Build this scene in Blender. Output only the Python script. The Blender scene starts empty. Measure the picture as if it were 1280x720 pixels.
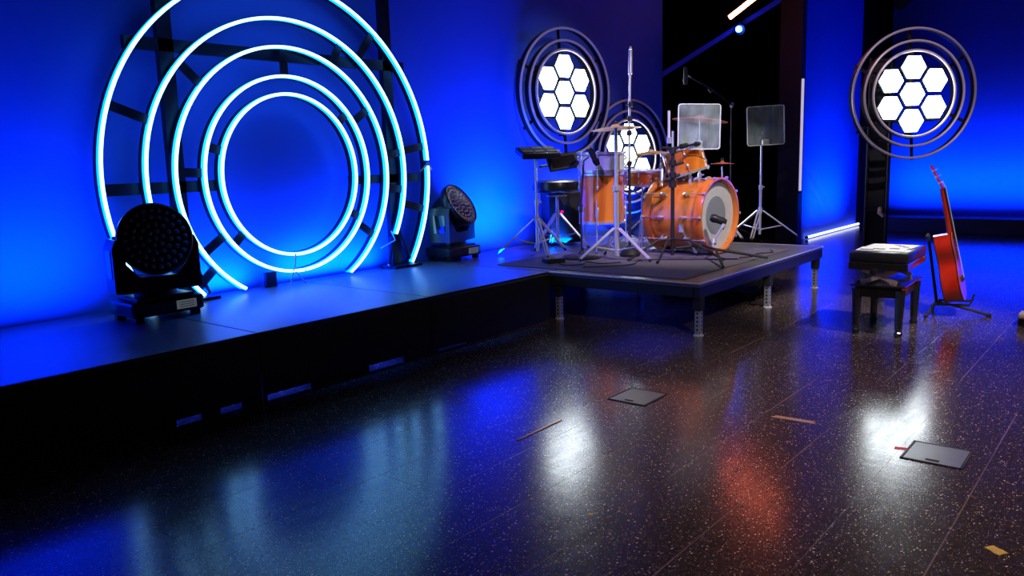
import bpy, bmesh, math, random
from math import pi, sin, cos, radians as rad
from mathutils import Vector as V, Matrix as M
random.seed(7)
SC = bpy.context.scene
COL = SC.collection

# ------------------------------------------------------------------ materials
def mat(name, col, rough=.5, metal=0., coat=0., emit=None, es=0., noise=.12, nscale=30., bump=0., trans=0., alpha=1., ior=1.45, spec=.5):
    m = bpy.data.materials.new(name); m.use_nodes = True
    nt = m.node_tree; b = nt.nodes['Principled BSDF']
    b.inputs['Roughness'].default_value = rough
    b.inputs['Metallic'].default_value = metal
    b.inputs['Coat Weight'].default_value = coat
    b.inputs['Coat Roughness'].default_value = .08
    b.inputs['IOR'].default_value = ior
    b.inputs['Specular IOR Level'].default_value = spec
    b.inputs['Transmission Weight'].default_value = trans
    b.inputs['Alpha'].default_value = alpha
    tc = nt.nodes.new('ShaderNodeTexCoord')
    n = nt.nodes.new('ShaderNodeTexNoise'); n.inputs['Scale'].default_value = nscale; n.inputs['Detail'].default_value = 4
    nt.links.new(tc.outputs['Object'], n.inputs['Vector'])
    mr = nt.nodes.new('ShaderNodeMapRange'); mr.inputs[3].default_value = 1-noise; mr.inputs[4].default_value = 1+noise
    nt.links.new(n.outputs['Fac'], mr.inputs[0])
    vm = nt.nodes.new('ShaderNodeVectorMath'); vm.operation = 'SCALE'; vm.inputs[0].default_value = col[:3]
    nt.links.new(mr.outputs[0], vm.inputs['Scale'])
    nt.links.new(vm.outputs[0], b.inputs['Base Color'])
    if emit:
        b.inputs['Emission Color'].default_value = (*emit, 1); b.inputs['Emission Strength'].default_value = es
    if bump:
        bp = nt.nodes.new('ShaderNodeBump'); bp.inputs['Strength'].default_value = bump; bp.inputs['Distance'].default_value = .003
        nt.links.new(n.outputs['Fac'], bp.inputs['Height']); nt.links.new(bp.outputs[0], b.inputs['Normal'])
    return m

def wood_mat(name, c1, c2, rough, coat, scale=6., stretch=(1, 1, .12)):
    m = mat(name, c1, rough, 0, coat)
    nt = m.node_tree; b = nt.nodes['Principled BSDF']
    tc = nt.nodes.new('ShaderNodeTexCoord'); mp = nt.nodes.new('ShaderNodeMapping'); mp.inputs['Scale'].default_value = stretch
    n = nt.nodes.new('ShaderNodeTexNoise'); n.inputs['Scale'].default_value = scale; n.inputs['Detail'].default_value = 7; n.inputs['Distortion'].default_value = 1.2
    cr = nt.nodes.new('ShaderNodeValToRGB'); cr.color_ramp.elements[0].position = .35; cr.color_ramp.elements[1].position = .65
    cr.color_ramp.elements[0].color = (*c1, 1); cr.color_ramp.elements[1].color = (*c2, 1)
    nt.links.new(tc.outputs['Object'], mp.inputs[0]); nt.links.new(mp.outputs[0], n.inputs['Vector'])
    nt.links.new(n.outputs['Fac'], cr.inputs[0]); nt.links.new(cr.outputs[0], b.inputs['Base Color'])
    return m

def floor_mat():
    m = bpy.data.materials.new('terrazzo_tile_floor'); m.use_nodes = True
    nt = m.node_tree; N = nt.nodes; L = nt.links; b = N['Principled BSDF']
    tc = N.new('ShaderNodeTexCoord')
    sep = N.new('ShaderNodeSeparateXYZ'); L.new(tc.outputs['Object'], sep.inputs[0])
    def math_(op, a, bb=None, c=None):
        x = N.new('ShaderNodeMath'); x.operation = op
        for i, q in enumerate((a, bb, c)):
            if q is None: continue
            if isinstance(q, (int, float)): x.inputs[i].default_value = q
            else: L.new(q, x.inputs[i])
        return x.outputs[0]
    P = .321
    def line(sock, off, w, pitch):
        t = math_('DIVIDE', math_('SUBTRACT', sock, off), pitch)
        f = math_('FRACT', t)
        d = math_('MINIMUM', f, math_('SUBTRACT', 1., f))
        return math_('LESS_THAN', d, w/pitch), math_('FLOOR', t)
    ly, iy = line(sep.outputs[1], .152, .0022, P)
    # long plank-like tiles: staggered joints along x
    xs = math_('ADD', sep.outputs[0], math_('MULTIPLY', math_('FRACT', math_('MULTIPLY', iy, .5)), P))
    lx, ix = line(xs, 2.998, .0011, P)
    lines = math_('MAXIMUM', ly, math_('MULTIPLY', lx, .35))
    # patchy visibility of seams
    nz = N.new('ShaderNodeTexNoise'); nz.inputs['Scale'].default_value = 1.7; nz.inputs['Detail'].default_value = 3; L.new(tc.outputs['Object'], nz.inputs['Vector'])
    ramp = N.new('ShaderNodeMapRange'); ramp.inputs[1].default_value = .42; ramp.inputs[2].default_value = .58; L.new(nz.outputs['Fac'], ramp.inputs[0])
    lines = math_('MULTIPLY', lines, math_('MULTIPLY_ADD', ramp.outputs[0], .8, .2))
    # chips
    def chips(scale, thr, stretch, seed):
        mp = N.new('ShaderNodeMapping'); mp.inputs['Scale'].default_value = stretch; mp.inputs['Location'].default_value = (seed, seed*.7, 0)
        mp.inputs['Rotation'].default_value = (0, 0, seed)
        L.new(tc.outputs['Object'], mp.inputs[0])
        v = N.new('ShaderNodeTexVoronoi'); v.inputs['Scale'].default_value = scale; L.new(mp.outputs[0], v.inputs['Vector'])
        s2 = N.new('ShaderNodeSeparateXYZ'); L.new(v.outputs['Color'], s2.inputs[0])
        r = math_('MULTIPLY', s2.outputs[0], thr)
        on = math_('LESS_THAN', v.outputs['Distance'], r)
        pick = math_('GREATER_THAN', s2.outputs[1], .64)
        return math_('MULTIPLY', on, pick)
    c = math_('MAXIMUM', chips(62, .30, (1, 1.6, 1), .4), chips(150, .33, (1.4, 1, 1), 2.1))
    c = math_('MAXIMUM', c, chips(30, .16, (1, 2.0, 1), 4.))
    # base
    n1 = N.new('ShaderNodeTexNoise'); n1.inputs['Scale'].default_value = 60; n1.inputs['Detail'].default_value = 5; L.new(tc.outputs['Object'], n1.inputs['Vector'])
    cr = N.new('ShaderNodeValToRGB'); cr.color_ramp.elements[0].position = .35; cr.color_ramp.elements[1].position = .7
    cr.color_ramp.elements[0].color = (.030, .020, .020, 1); cr.color_ramp.elements[1].color = (.095, .064, .062, 1)
    L.new(n1.outputs['Fac'], cr.inputs[0])
    m1 = N.new('ShaderNodeMixRGB'); L.new(c, m1.inputs[0]); L.new(cr.outputs[0], m1.inputs[1]); m1.inputs[2].default_value = (.80, .66, .62, 1)
    m2 = N.new('ShaderNodeMixRGB'); L.new(math_('MULTIPLY', lines, .75), m2.inputs[0]); L.new(m1.outputs[0], m2.inputs[1]); m2.inputs[2].default_value = (.30, .20, .18, 1)
    L.new(m2.outputs[0], b.inputs['Base Color'])
    # gloss
    mp = N.new('ShaderNodeMapping'); mp.inputs['Scale'].default_value = (1.2, 5, 1); mp.inputs['Rotation'].default_value = (0, 0, .9); L.new(tc.outputs['Object'], mp.inputs[0])
    n2 = N.new('ShaderNodeTexNoise'); n2.inputs['Scale'].default_value = 3.2; n2.inputs['Detail'].default_value = 6; n2.inputs['Roughness'].default_value = .6; L.new(mp.outputs[0], n2.inputs['Vector'])
    rr = N.new('ShaderNodeMapRange'); rr.inputs[1].default_value = .3; rr.inputs[2].default_value = .7; rr.inputs[3].default_value = .15; rr.inputs[4].default_value = .21
    L.new(n2.outputs['Fac'], rr.inputs[0]); L.new(rr.outputs[0], b.inputs['Roughness'])
    b.inputs['Specular IOR Level'].default_value = .5
    b.inputs['IOR'].default_value = 1.75
    n3 = N.new('ShaderNodeTexNoise'); n3.inputs['Scale'].default_value = 9; n3.inputs['Detail'].default_value = 5
    mp3 = N.new('ShaderNodeMapping'); mp3.inputs['Scale'].default_value = (1.6, .5, 1); mp3.inputs['Rotation'].default_value = (0, 0, .70); L.new(tc.outputs['Object'], mp3.inputs[0])
    L.new(mp3.outputs[0], n3.inputs['Vector'])
    h = math_('SUBTRACT', math_('MULTIPLY', n3.outputs['Fac'], .5), math_('MULTIPLY', ly, .25))
    bp = N.new('ShaderNodeBump'); bp.inputs['Strength'].default_value = .16; bp.inputs['Distance'].default_value = .004
    L.new(h, bp.inputs['Height']); L.new(bp.outputs[0], b.inputs['Normal'])
    return m

MT = dict(
    floor=floor_mat(),
    bluewall=mat('backdrop_paint', (.05, .15, .95), .75, nscale=3, noise=.05),
    black=mat('matte_black', (.012, .012, .014), .6),
    drape=mat('black_drape', (.006, .006, .007), .95, spec=.05, nscale=8, noise=.3),
    satin=mat('satin_black', (.015, .015, .017), .3),
    gloss=mat('gloss_black_lacquer', (.012, .011, .012), .12, coat=1.),
    deck=mat('black_stage_deck', (.115, .115, .125), .34, nscale=90, noise=.35, bump=.15),
    skirt=mat('black_skirt_board', (.011, .011, .013), .55, nscale=15, noise=.25),
    rug=mat('charcoal_rug', (.12, .105, .115), .95, nscale=200, noise=.5, bump=.6),
    alu=mat('brushed_aluminium', (.75, .75, .77), .35, metal=.5, nscale=80, noise=.1),
    galv=mat('galvanised_steel', (.62, .62, .6), .38, metal=.7, nscale=60, noise=.15),
    chrome=mat('chrome', (.85, .85, .87), .2, metal=.65, noise=.03),
    pink=mat('anodised_ring', (.85, .70, .80), .38, metal=.2, noise=.05),
    dark=mat('dark_frame_metal', (.02, .02, .025), .4, metal=.3),
    hoop=mat('blue_black_hoop', (.010, .012, .04), .4, metal=.3),
    neon=mat('neon_tube', (.8, .9, 1), .4, emit=(.27, .62, 1.), es=4.2),
    neonside=mat('neon_silicone_side', (.3, .6, 1), .4, emit=(.0, .36, 1.), es=2.2),
    strip=mat('led_strip', (.8, .9, 1), .4, emit=(.75, .8, 1.), es=2.2),
    vtube=mat('pale_tube', (.8, .8, .85), .4, emit=(.55, .5, .75), es=.85),
    red=mat('warm_tube', (1, .5, .3), .4, emit=(1., .17, .09), es=19.),
    redcore=mat('warm_tube_core', (1, .7, .6), .4, emit=(1., .50, .33), es=2.6),
    bluebeam=mat('blue_tube', (.1, .1, .6), .5, emit=(.02, .015, .55), es=.16),
    bluebulb=mat('blue_bulb', (.3, .4, 1), .4, emit=(.02, .11, 1.), es=50.),
    hexa=mat('hexagon_diffuser', (1, 1, 1), .5, emit=(.86, .96, 1.), es=12.),
    orange=wood_mat('orange_lacquered_maple', (.62, .15, .015), (.85, .27, .04), .22, .9),
    hoopw=wood_mat('orange_hoop', (.66, .13, .01), (.85, .24, .03), .25, .8),
    white=mat('coated_drum_head', (.62, .63, .64), .6),
    grey=mat('grey_damper_ring', (.26, .29, .33), .6),
    frost=mat('frosted_shell', (.62, .70, .68), .35, noise=.05, coat=.4),
    bronze=mat('bronze_cymbal', (.88, .58, .22), .38, metal=.6, nscale=60, noise=.15),
    copper=mat('red_bronze_cymbal', (.85, .24, .12), .42, metal=.45, nscale=60, noise=.15),
    vinyl=mat('black_vinyl', (.014, .013, .014), .28, coat=.3, bump=.2, nscale=60),
    rubber=mat('black_rubber', (.012, .012, .012), .7),
    brass=mat('brass_plated_steel', (.9, .6, .33), .4, metal=.3),
    redwood=wood_mat('red_mahogany', (.32, .008, .004), (.45, .02, .008), .25, .9),
    spruce=wood_mat('red_spruce', (.55, .05, .02), (.68, .10, .04), .3, .8),
    paper=mat('white_paper', (.85, .85, .85), .8, noise=.02),
    ink=mat('black_ink', (.01, .01, .01), .7),
    lens=mat('lens_glass', (.5, .45, .5), .1, coat=1., metal=.6),
    teal=mat('grey_teal_housing', (.06, .10, .12), .5),
    yellow=mat('yellow_tape', (.85, .55, .05), .5),
    tan=mat('tan_tape', (.5, .28, .2), .6),
    redtape=mat('red_tape', (.8, .02, .04), .5),
    copperbar=mat('copper_trim', (.75, .38, .22), .3, metal=.7),
    hatch=mat('steel_hatch', (.32, .33, .31), .33, metal=.6, nscale=40, noise=.1),
    redled=mat('red_led', (1, 0, .1), .5, emit=(1., .0, .12), es=4.),
    display=mat('small_display', (.2, .25, .25), .3, emit=(.25, .3, .32), es=.25),
    pinkish=mat('clamp_plastic', (.6, .4, .36), .5),
)
# hazy acrylic
ac = mat('hazy_acrylic', (.72, .9, .88), .12, alpha=.30, spec=.6, nscale=7, noise=.25)
nt = ac.node_tree; b = nt.nodes['Principled BSDF']
n = nt.nodes.new('ShaderNodeTexNoise'); n.inputs['Scale'].default_value = 6; n.inputs['Detail'].default_value = 5
tc = nt.nodes.new('ShaderNodeTexCoord'); nt.links.new(tc.outputs['Object'], n.inputs['Vector'])
mr = nt.nodes.new('ShaderNodeMapRange'); mr.inputs[1].default_value = .35; mr.inputs[2].default_value = .7; mr.inputs[3].default_value = .07; mr.inputs[4].default_value = .30
nt.links.new(n.outputs['Fac'], mr.inputs[0]); nt.links.new(mr.outputs[0], b.inputs['Alpha'])
MT['acrylic'] = ac
MT['edge'] = mat('acrylic_edge', (.9, .95, .95), .4)

# ------------------------------------------------------------------ mesh helpers
def new(): return bmesh.new()
def box(bm, c, s, R=None, bev=0.):
    """box centred at c with full size s, R = 3x3/4x4 rotation"""
    r = bmesh.ops.create_cube(bm, size=1.)
    T = M.Translation(V(c)) @ (R.to_4x4() if R else M.Identity(4)) @ M.Diagonal((s[0], s[1], s[2], 1))
    bmesh.ops.transform(bm, matrix=T, verts=r['verts'])
    if bev:
        es = list({e for v in r['verts'] for e in v.link_edges})
        bmesh.ops.bevel(bm, geom=es, offset=bev, segments=2, affect='EDGES', profile=.5)
def frame(z, up=V((0, 0, 1))):
    z = V(z).normalized()
    x = up.cross(z)
    if x.length < 1e-4: x = V((1, 0, 0)).cross(z)
    x.normalize(); y = z.cross(x)
    return M((x, y, z)).transposed()
def tube(bm, pts, r, seg=10, closed=False, cap=True):
    pts = [V(p) for p in pts]; n = len(pts)
    rs = r if isinstance(r, (list, tuple)) else [r]*n
    rings = []; prev = None
    for i, p in enumerate(pts):
        if closed: t = (pts[(i+1) % n]-pts[i-1])
        else: t = pts[min(i+1, n-1)]-pts[max(i-1, 0)]
        t.normalize()
        if prev is None: F = frame(t); x = F.col[0].copy()
        else:
            x = prev - t*prev.dot(t); x.normalize()
        prev = x; y = t.cross(x)
        rings.append([bm.verts.new(p+rs[i]*(cos(2*pi*k/seg)*x+sin(2*pi*k/seg)*y)) for k in range(seg)])
    m = n if closed else n-1
    for i in range(m):
        a, b_ = rings[i], rings[(i+1) % n]
        sh = 0
        if closed and i == n-1:   # align last ring to the first
            sh = min(range(seg), key=lambda q: (a[0].co-b_[q].co).length)
        for k in range(seg):
            bm.faces.new((a[k], a[(k+1) % seg], b_[(k+1+sh) % seg], b_[(k+sh) % seg]))
    if cap and not closed:
        bm.faces.new(rings[0][::-1]); bm.faces.new(rings[-1])
def lathe(bm, prof, T=None, seg=40):
    """prof: (radius, z) list about local z; T: 4x4"""
    T = T or M.Identity(4); rings = []
    for r, z in prof:
        if r < 1e-6: rings.append([bm.verts.new(T @ V((0, 0, z)))])
        else: rings.append([bm.verts.new(T @ V((r*cos(2*pi*k/seg), r*sin(2*pi*k/seg), z))) for k in range(seg)])
    for a, b_ in zip(rings, rings[1:]):
        if len(a) == 1 and len(b_) == 1: continue
        for k in range(seg):
            q = (k+1) % seg
            if len(a) == 1: bm.faces.new((a[0], b_[q], b_[k]))
            elif len(b_) == 1: bm.faces.new((a[k], a[q], b_[0]))
            else: bm.faces.new((a[k], a[q], b_[q], b_[k]))
def arcband(bm, c, R, a0, a1, w, y0, y1, e=V((1, 0, 0)), seg=96):
    """flat hoop (rectangular section) in plane spanned by e and z; y0..y1 along its normal"""
    c = V(c); nrm = V((0, 0, 1)).cross(e).normalized()
    full = abs(a1-a0-2*pi) < 1e-3
    n = max(8, int(seg*(a1-a0)/(2*pi))); L = []
    for i in range(n + (0 if full else 1)):
        a = a0+(a1-a0)*i/n
        d = cos(a)*e+V((0, 0, sin(a)))
        L.append([bm.verts.new(c+d*(R+q)+nrm*t) for q, t in ((-w/2, y0), (w/2, y0), (w/2, y1), (-w/2, y1))])
    for i in range(n if full else len(L)-1):
        a, b_ = L[i], L[(i+1) % len(L)]
        for k in range(4): bm.faces.new((a[k], a[(k+1) % 4], b_[(k+1) % 4], b_[k]))
    if not full: bm.faces.new(L[0][::-1]); bm.faces.new(L[-1])
def prism(bm, pts, a, b_):
    """outline pts (list of V, planar), extruded from offset a to offset b_ (vectors)"""
    A = [bm.verts.new(V(p)+V(a)) for p in pts]; B = [bm.verts.new(V(p)+V(b_)) for p in pts]
    bm.faces.new(A); bm.faces.new(B[::-1])
    for k in range(len(pts)):
        q = (k+1) % len(pts); bm.faces.new((A[k], B[k], B[q], A[q]))
def obj(name, bm, m, parent=None, smooth=False, loc=None, label=None, origin=None):
    bmesh.ops.recalc_face_normals(bm, faces=bm.faces)
    me = bpy.data.meshes.new(name)
    if origin is not None:
        bmesh.ops.translate(bm, verts=bm.verts, vec=-V(origin))
    bm.to_mesh(me); bm.free()
    me.materials.append(MT[m] if isinstance(m, str) else m)
    if smooth:
        me.shade_smooth() if hasattr(me, 'shade_smooth') else None
        try: me.set_sharp_from_angle(angle=rad(38))
        except Exception: pass
    o = bpy.data.objects.new(name, me); COL.objects.link(o)
    if parent: o.parent = parent
    if origin is not None: o.location = origin
    if loc: o.location = loc
    if label: o['label'] = label
    return o
def thing(name, label, cat, loc=(0, 0, 0), rz=0., group=None):
    o = bpy.data.objects.new(name, None); COL.objects.link(o)
    o.empty_display_size = .1
    o.location = loc; o.rotation_euler = (0, 0, rz); o['label'] = label; o['category'] = cat
    if group: o['group'] = group
    return o
def tag(o, label, cat, group=None, kind=None):
    o['label'] = label; o['category'] = cat
    if group: o['group'] = group
    if kind: o['kind'] = kind
    return o
def struct(name, bm, m, **k):
    o = obj(name, bm, m, **k); o['kind'] = 'structure'; return o

# ------------------------------------------------------------------ camera
F_, PI_, RO_, YA_ = 996., .158755, -.0297895, .689797
cam = bpy.data.cameras.new('camera'); co = bpy.data.objects.new('camera', cam); COL.objects.link(co)
Fv = V((cos(YA_)*cos(PI_), sin(YA_)*cos(PI_), -sin(PI_)))
r0 = Fv.cross(V((0, 0, 1))).normalized(); u0 = r0.cross(Fv)
r1 = cos(RO_)*r0+sin(RO_)*u0; u1 = -sin(RO_)*r0+cos(RO_)*u0
co.matrix_world = M.Translation((0, 0, 1.25)) @ M((r1, u1, -Fv)).transposed().to_4x4()
cam.sensor_width = 36; cam.lens = F_/1280*36; cam.clip_start = .05; cam.clip_end = 100
SC.camera = co

SZ = .38          # stage height
# ------------------------------------------------------------------ room shell
bm = new(); box(bm, (6.5, 1.5, -.1), (23, 21, .2)); struct('floor', bm, 'floor')
bm = new(); box(bm, (6.5, 1.5, 5.1), (23, 21, .2)); struct('ceiling', bm, 'drape')
bm = new(); box(bm, (2.5, 5.3, 2.5), (14, .2, 5.0)); struct('wall_left', bm, 'bluewall')            # lit backdrop, ends at x=9.5
def drape_wall(name, p0, p1, h=5., amp=.05, pitch=.22, m='drape', thick=.06):
    bm = new(); p0 = V((*p0, 0)); p1 = V((*p1, 0)); d = p1-p0; L_ = d.length; d.normalize(); nn = V((-d.y, d.x, 0))
    n = int(L_/pitch*8); a = []
    for i in range(n+1):
        s = L_*i/n; q = p0+d*s+nn*amp*sin(2*pi*s/pitch)
        a.append(q)
    A = [[bm.verts.new(q+nn*t+V((0, 0, z))) for (t, z) in ((0, 0), (0, h), (thick, h), (thick, 0))] for q in a]
    for i in range(n):
        for k in range(4): bm.faces.new((A[i][k], A[i][(k+1) % 4], A[i+1][(k+1) % 4], A[i+1][k]))
    bm.faces.new(A[0][::-1]); bm.faces.new(A[-1])
    return struct(name, bm, m, smooth=True)
drape_wall('wall_back_drape', (16.6, 4.35), (16.6, 11.6))
bm = new(); box(bm, (9.45, 8.5, 2.5), (.12, 6.2, 5.)); struct('wall_left_return', bm, 'drape')
bm = new(); box(bm, (13., 11.7, 2.5), (7.3, .2, 5.)); struct('wall_alcove', bm, 'drape')
# lit panel wall beside the alcove, and its black end post
bm = new(); box(bm, (12.62, 4.12, 2.5), (2.85, .16, 5.)); struct('wall_middle', bm, 'bluewall')
bm = new(); box(bm, (11.12, 4.10, 2.5), (.16, .30, 5.)); struct('wall_middle_end', bm, 'black')
bm = new(); box(bm, (15.3, 4.25, 2.5), (2.4, .2, 5.)); struct('wall_middle_return', bm, 'drape')
bm = new(); box(bm, (15.95, -2.4, 2.5), (.2, 12.9, 5.)); struct('wall_right', bm, 'bluewall')
bm = new(); box(bm, (6.5, -8.9, 2.5), (23, .2, 5.)); struct('wall_front', bm, 'drape')
bm = new(); box(bm, (-4.9, 1.5, 2.5), (.2, 20.8, 5.)); struct('wall_rear', bm, 'drape')
# black plinth along the right wall
bm = new(); box(bm, (13.3, -.8, .11), (.5, 8.5, .22), bev=.01)
tag(obj('low_plinth', bm, 'black'), 'long low black plinth running across in front of the blue back wall', 'plinth')

# ------------------------------------------------------------------ stage decks
def deck(x0, x1, y0, y1, label, name='stage_deck', group=None, legs=True, skirt=True, slots=()):
    t = thing(name, label, 'stage deck', ((x0+x1)/2, (y0+y1)/2, 0), group=group)
    o = V(((x0+x1)/2, (y0+y1)/2, 0))
    g = .004
    def mk(nm, bm, m, **k):
        bmesh.ops.translate(bm, verts=bm.verts, vec=-o); return obj(nm, bm, m, t, **k)
    bm = new(); box(bm, ((x0+x1)/2, (y0+y1)/2, SZ-.018), (x1-x0-2*g, y1-y0-g, .036), bev=.003); mk('deck_panel', bm, 'deck')
    bm = new()
    for (a, b_) in ((y0+.02, 0), (y1-.02, 0)): box(bm, ((x0+x1)/2, a, SZ-.075), (x1-x0-2*g, .035, .075))
    for a in (x0+.02, x1-.02): box(bm, (a, (y0+y1)/2, SZ-.075), (.03, y1-y0-.08, .075))
    mk('frame', bm, 'black')
    if legs:
        for x in (x0+.06, x1-.06):
            for y in (y0+.16, y1-.06):
                bm = new(); tube(bm, [(x, y, 0), (x, y, SZ-.1)], .022); mk('leg', bm, 'black')
    if skirt:
        bm = new()
        xs = [x0]
        for s0, s1, h in slots: xs += [s0, s1]
        xs.append(x1)
        box(bm, ((x0+x1)/2, y0-.008, .215), (x1-x0-2*g, .012, .33-.05))
        for a, b_ in zip(xs[::2], xs[1::2]): box(bm, ((a+b_)/2, y0-.008, .0375), (b_-a-2*g, .012, .075))
        for s0, s1, h in slots:
            if h < .075: box(bm, ((s0+s1)/2, y0-.008, (h+.075)/2), (s1-s0+.01, .012, .075-h))
        mk('skirt_board', bm, 'skirt')
    bm = new(); box(bm, ((x0+x1)/2, y0-.003, SZ-.006), (x1-x0-2*g, .006, .010)); mk('edge_trim', bm, 'satin')
    return t
deck(-.3, 1.07, 3.72, 5.16, 'black stage deck at the far left, beyond the nearer moving head light')
deck(1.07, 2.35, 3.72, 5.16, 'black stage deck carrying the large nearer moving head light', slots=((1.86, 1.99, .03), (2.10, 2.22, .03)))
deck(2.35, 3.64, 3.72, 5.16, 'black stage deck below the inner circles of the ring sculpture', slots=((2.38, 2.66, .03), (3.1, 3.38, .035)))
deck(3.64, 4.96, 3.72, 5.16, 'black stage deck between the ring sculpture and the drum riser', slots=((3.7, 3.98, .015),))

# drum riser
t = thing('drum_riser', 'low black drum riser with aluminium edges on perforated steel legs', 'riser', (6.2, 3.8, 0))
def R_(nm, bm, m, **k):
    bmesh.ops.translate(bm, verts=bm.verts, vec=-V((6.2, 3.8, 0))); return obj(nm, bm, m, t, **k)
X0, X1, Y0, Y1 = 4.975, 7.50, 2.44, 5.14
for a, b_ in ((X0, 6.27), (6.27, X1)):
    for c, d in ((Y0, 3.715), (3.725, Y1)):
        bm = new(); box(bm, ((a+b_)/2, (c+d)/2, SZ-.015), (b_-a-.006, d-c-.004, .03), bev=.002); R_('deck_panel', bm, 'deck')
bm = new()
for y in (Y0+.02, 3.70, Y1-.02): box(bm, ((X0+X1)/2, y, SZ-.068), (X1-X0-.01, .04, .076))
for x in (X0+.02, 6.27, X1-.02): box(bm, (x, (Y0+Y1)/2, SZ-.068), (.035, Y1-Y0-.1, .075))
R_('frame', bm, 'skirt')
bm = new(); box(bm, ((X0+X1)/2, Y0-.004, SZ-.004), (X1-X0, .012, .010), bev=.002); R_('edge_trim', bm, 'alu')
bm = new(); box(bm, (X0-.004, (Y0+3.72)/2, SZ-.004), (.012, 3.72-Y0, .010), bev=.002); R_('edge_trim', bm, 'alu')
bm = new(); box(bm, (X1+.004, (Y0+Y1)/2, SZ-.004), (.012, Y1-Y0, .010), bev=.002); R_('edge_trim', bm, 'alu')
for x, y in ((4.99+.04, 2.47), (6.27, 2.47), (7.40, 2.47), (5.02, 3.66), (6.27, 3.66), (7.40, 3.66), (6.27, 5.05), (7.40, 5.05), (5.02, 5.05)):
    bm = new(); box(bm, (x, y, SZ-.15), (.062, .062, .10), bev=.004); tube(bm, [(x+.03, y, SZ-.15), (x+.055, y, SZ-.15)], .008); slv = R_('leg_sleeve', bm, 'black')
    bm = new(); box(bm, (x, y, .135), (.044, .044, .25), bev=.004); lg = R_('leg', bm, 'galv', label='perforated bright steel leg')
    bm = new()
    for k in range(7):
        for dx, dy, sx, sy in ((0, -.0225, .012, .002), (-.0225, 0, .002, .012)):
            box(bm, (x+dx, y+dy, .045+k*.029), (sx, sy, .014))
    bmesh.ops.translate(bm, verts=bm.verts, vec=-V((6.2, 3.8, 0))); obj('hole_row', bm, 'ink', lg)
    bm = new(); lathe(bm, [(0, 0), (.036, 0), (.036, .006), (.02, .012), (.02, .03), (0, .03)], M.Translation((x, y, 0)), 20)
    bmesh.ops.translate(bm, verts=bm.verts, vec=-V((6.2, 3.8, 0))); obj('foot_plate', bm, 'alu', lg)
bm = new(); box(bm, (6.07, 3.47, SZ+.005), (2.0, 1.74, .009), bev=.003)
tag(obj('drum_rug', bm, 'rug'), 'charcoal rug spread over the drum riser under the kit', 'rug')
RZ = SZ+.010      # rug surface

# ------------------------------------------------------------------ ring sculpture
c0 = V((3.58, 5.0, 1.19))
t = thing('ring_light_sculpture', 'huge sculpture of five concentric glowing blue-white neon rings against the blue backdrop', 'light sculpture', (3.58, 5.05, SZ))
off = -V((3.58, 5.05, SZ))
def S_(nm, bm, m, parent=None, **k):
    bmesh.ops.translate(bm, verts=bm.verts, vec=off); return obj(nm, bm, m, parent or t, **k)
lim = -(c0.z-SZ-.03)
def ends(R):
    a = math.asin(lim/R); return a, pi-a
rings = [(.583, [(rad(-88), rad(271))]), (.708, [(rad(-86), rad(272.5))]), (.912, [ends(.912)]),
         (1.108, [(rad(-28), ends(1.108)[1])]), (1.386, [(ends(1.386)[0], rad(1.5)), (rad(3.4), ends(1.386)[1])])]
for R, arcs in rings:
    a0, a1 = (0, 2*pi) if R < .8 else ends(R)
    if abs(R-1.108) < .01: a0 = rad(-30)
    bm = new(); arcband(bm, c0, R, a0, a1, .022, .040, .085, seg=128); h = S_('ring_hoop', bm, 'hoop')
    for b0, b1 in arcs:
        n = int(120*(b1-b0)/(2*pi))
        bm = new(); tube(bm, [c0+V((R*cos(b0+(b1-b0)*i/n), 0, R*sin(b0+(b1-b0)*i/n))) for i in range(n+1)], .0115, 10)
        S_('neon_tube', bm, 'neon', h, smooth=True)
        bm = new(); arcband(bm, c0, R, b0, b1, .021, .006, .0395, seg=128); S_('silicone_channel', bm, 'neonside', h)
# radial connector plates
def plate(Ra, Rb, deg, m='hoop', w=.06):
    a = rad(deg); d = V((cos(a), 0, sin(a))); q = V((-sin(a), 0, cos(a)))
    bm = new(); prism(bm, [c0+d*Ra+q*w/2, c0+d*Rb+q*w/2, c0+d*Rb-q*w/2, c0+d*Ra-q*w/2], (0, .03, 0), (0, .045, 0)); S_('connector_plate', bm, m)
for Ra, Rb, g_ in ((1.108, 1.386, 160), (.912, 1.108, 137), (.708, .912, 177), (.583, .708, 162), (.912, 1.108, 8), (1.108, 1.386, 8.5), (.583, .708, 40), (.708, .912, 33),
                   (.708, .912, 214), (.583, .708, 222), (.912, 1.108, 222), (.583, .708, -30), (.708, .912, -34), (1.108, 1.386, -14), (.708, .912, 90), (.912, 1.108, 62), (1.108, 1.386, 52), (.912, 1.108, -8)):
    plate(Ra, Rb, g_)
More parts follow.
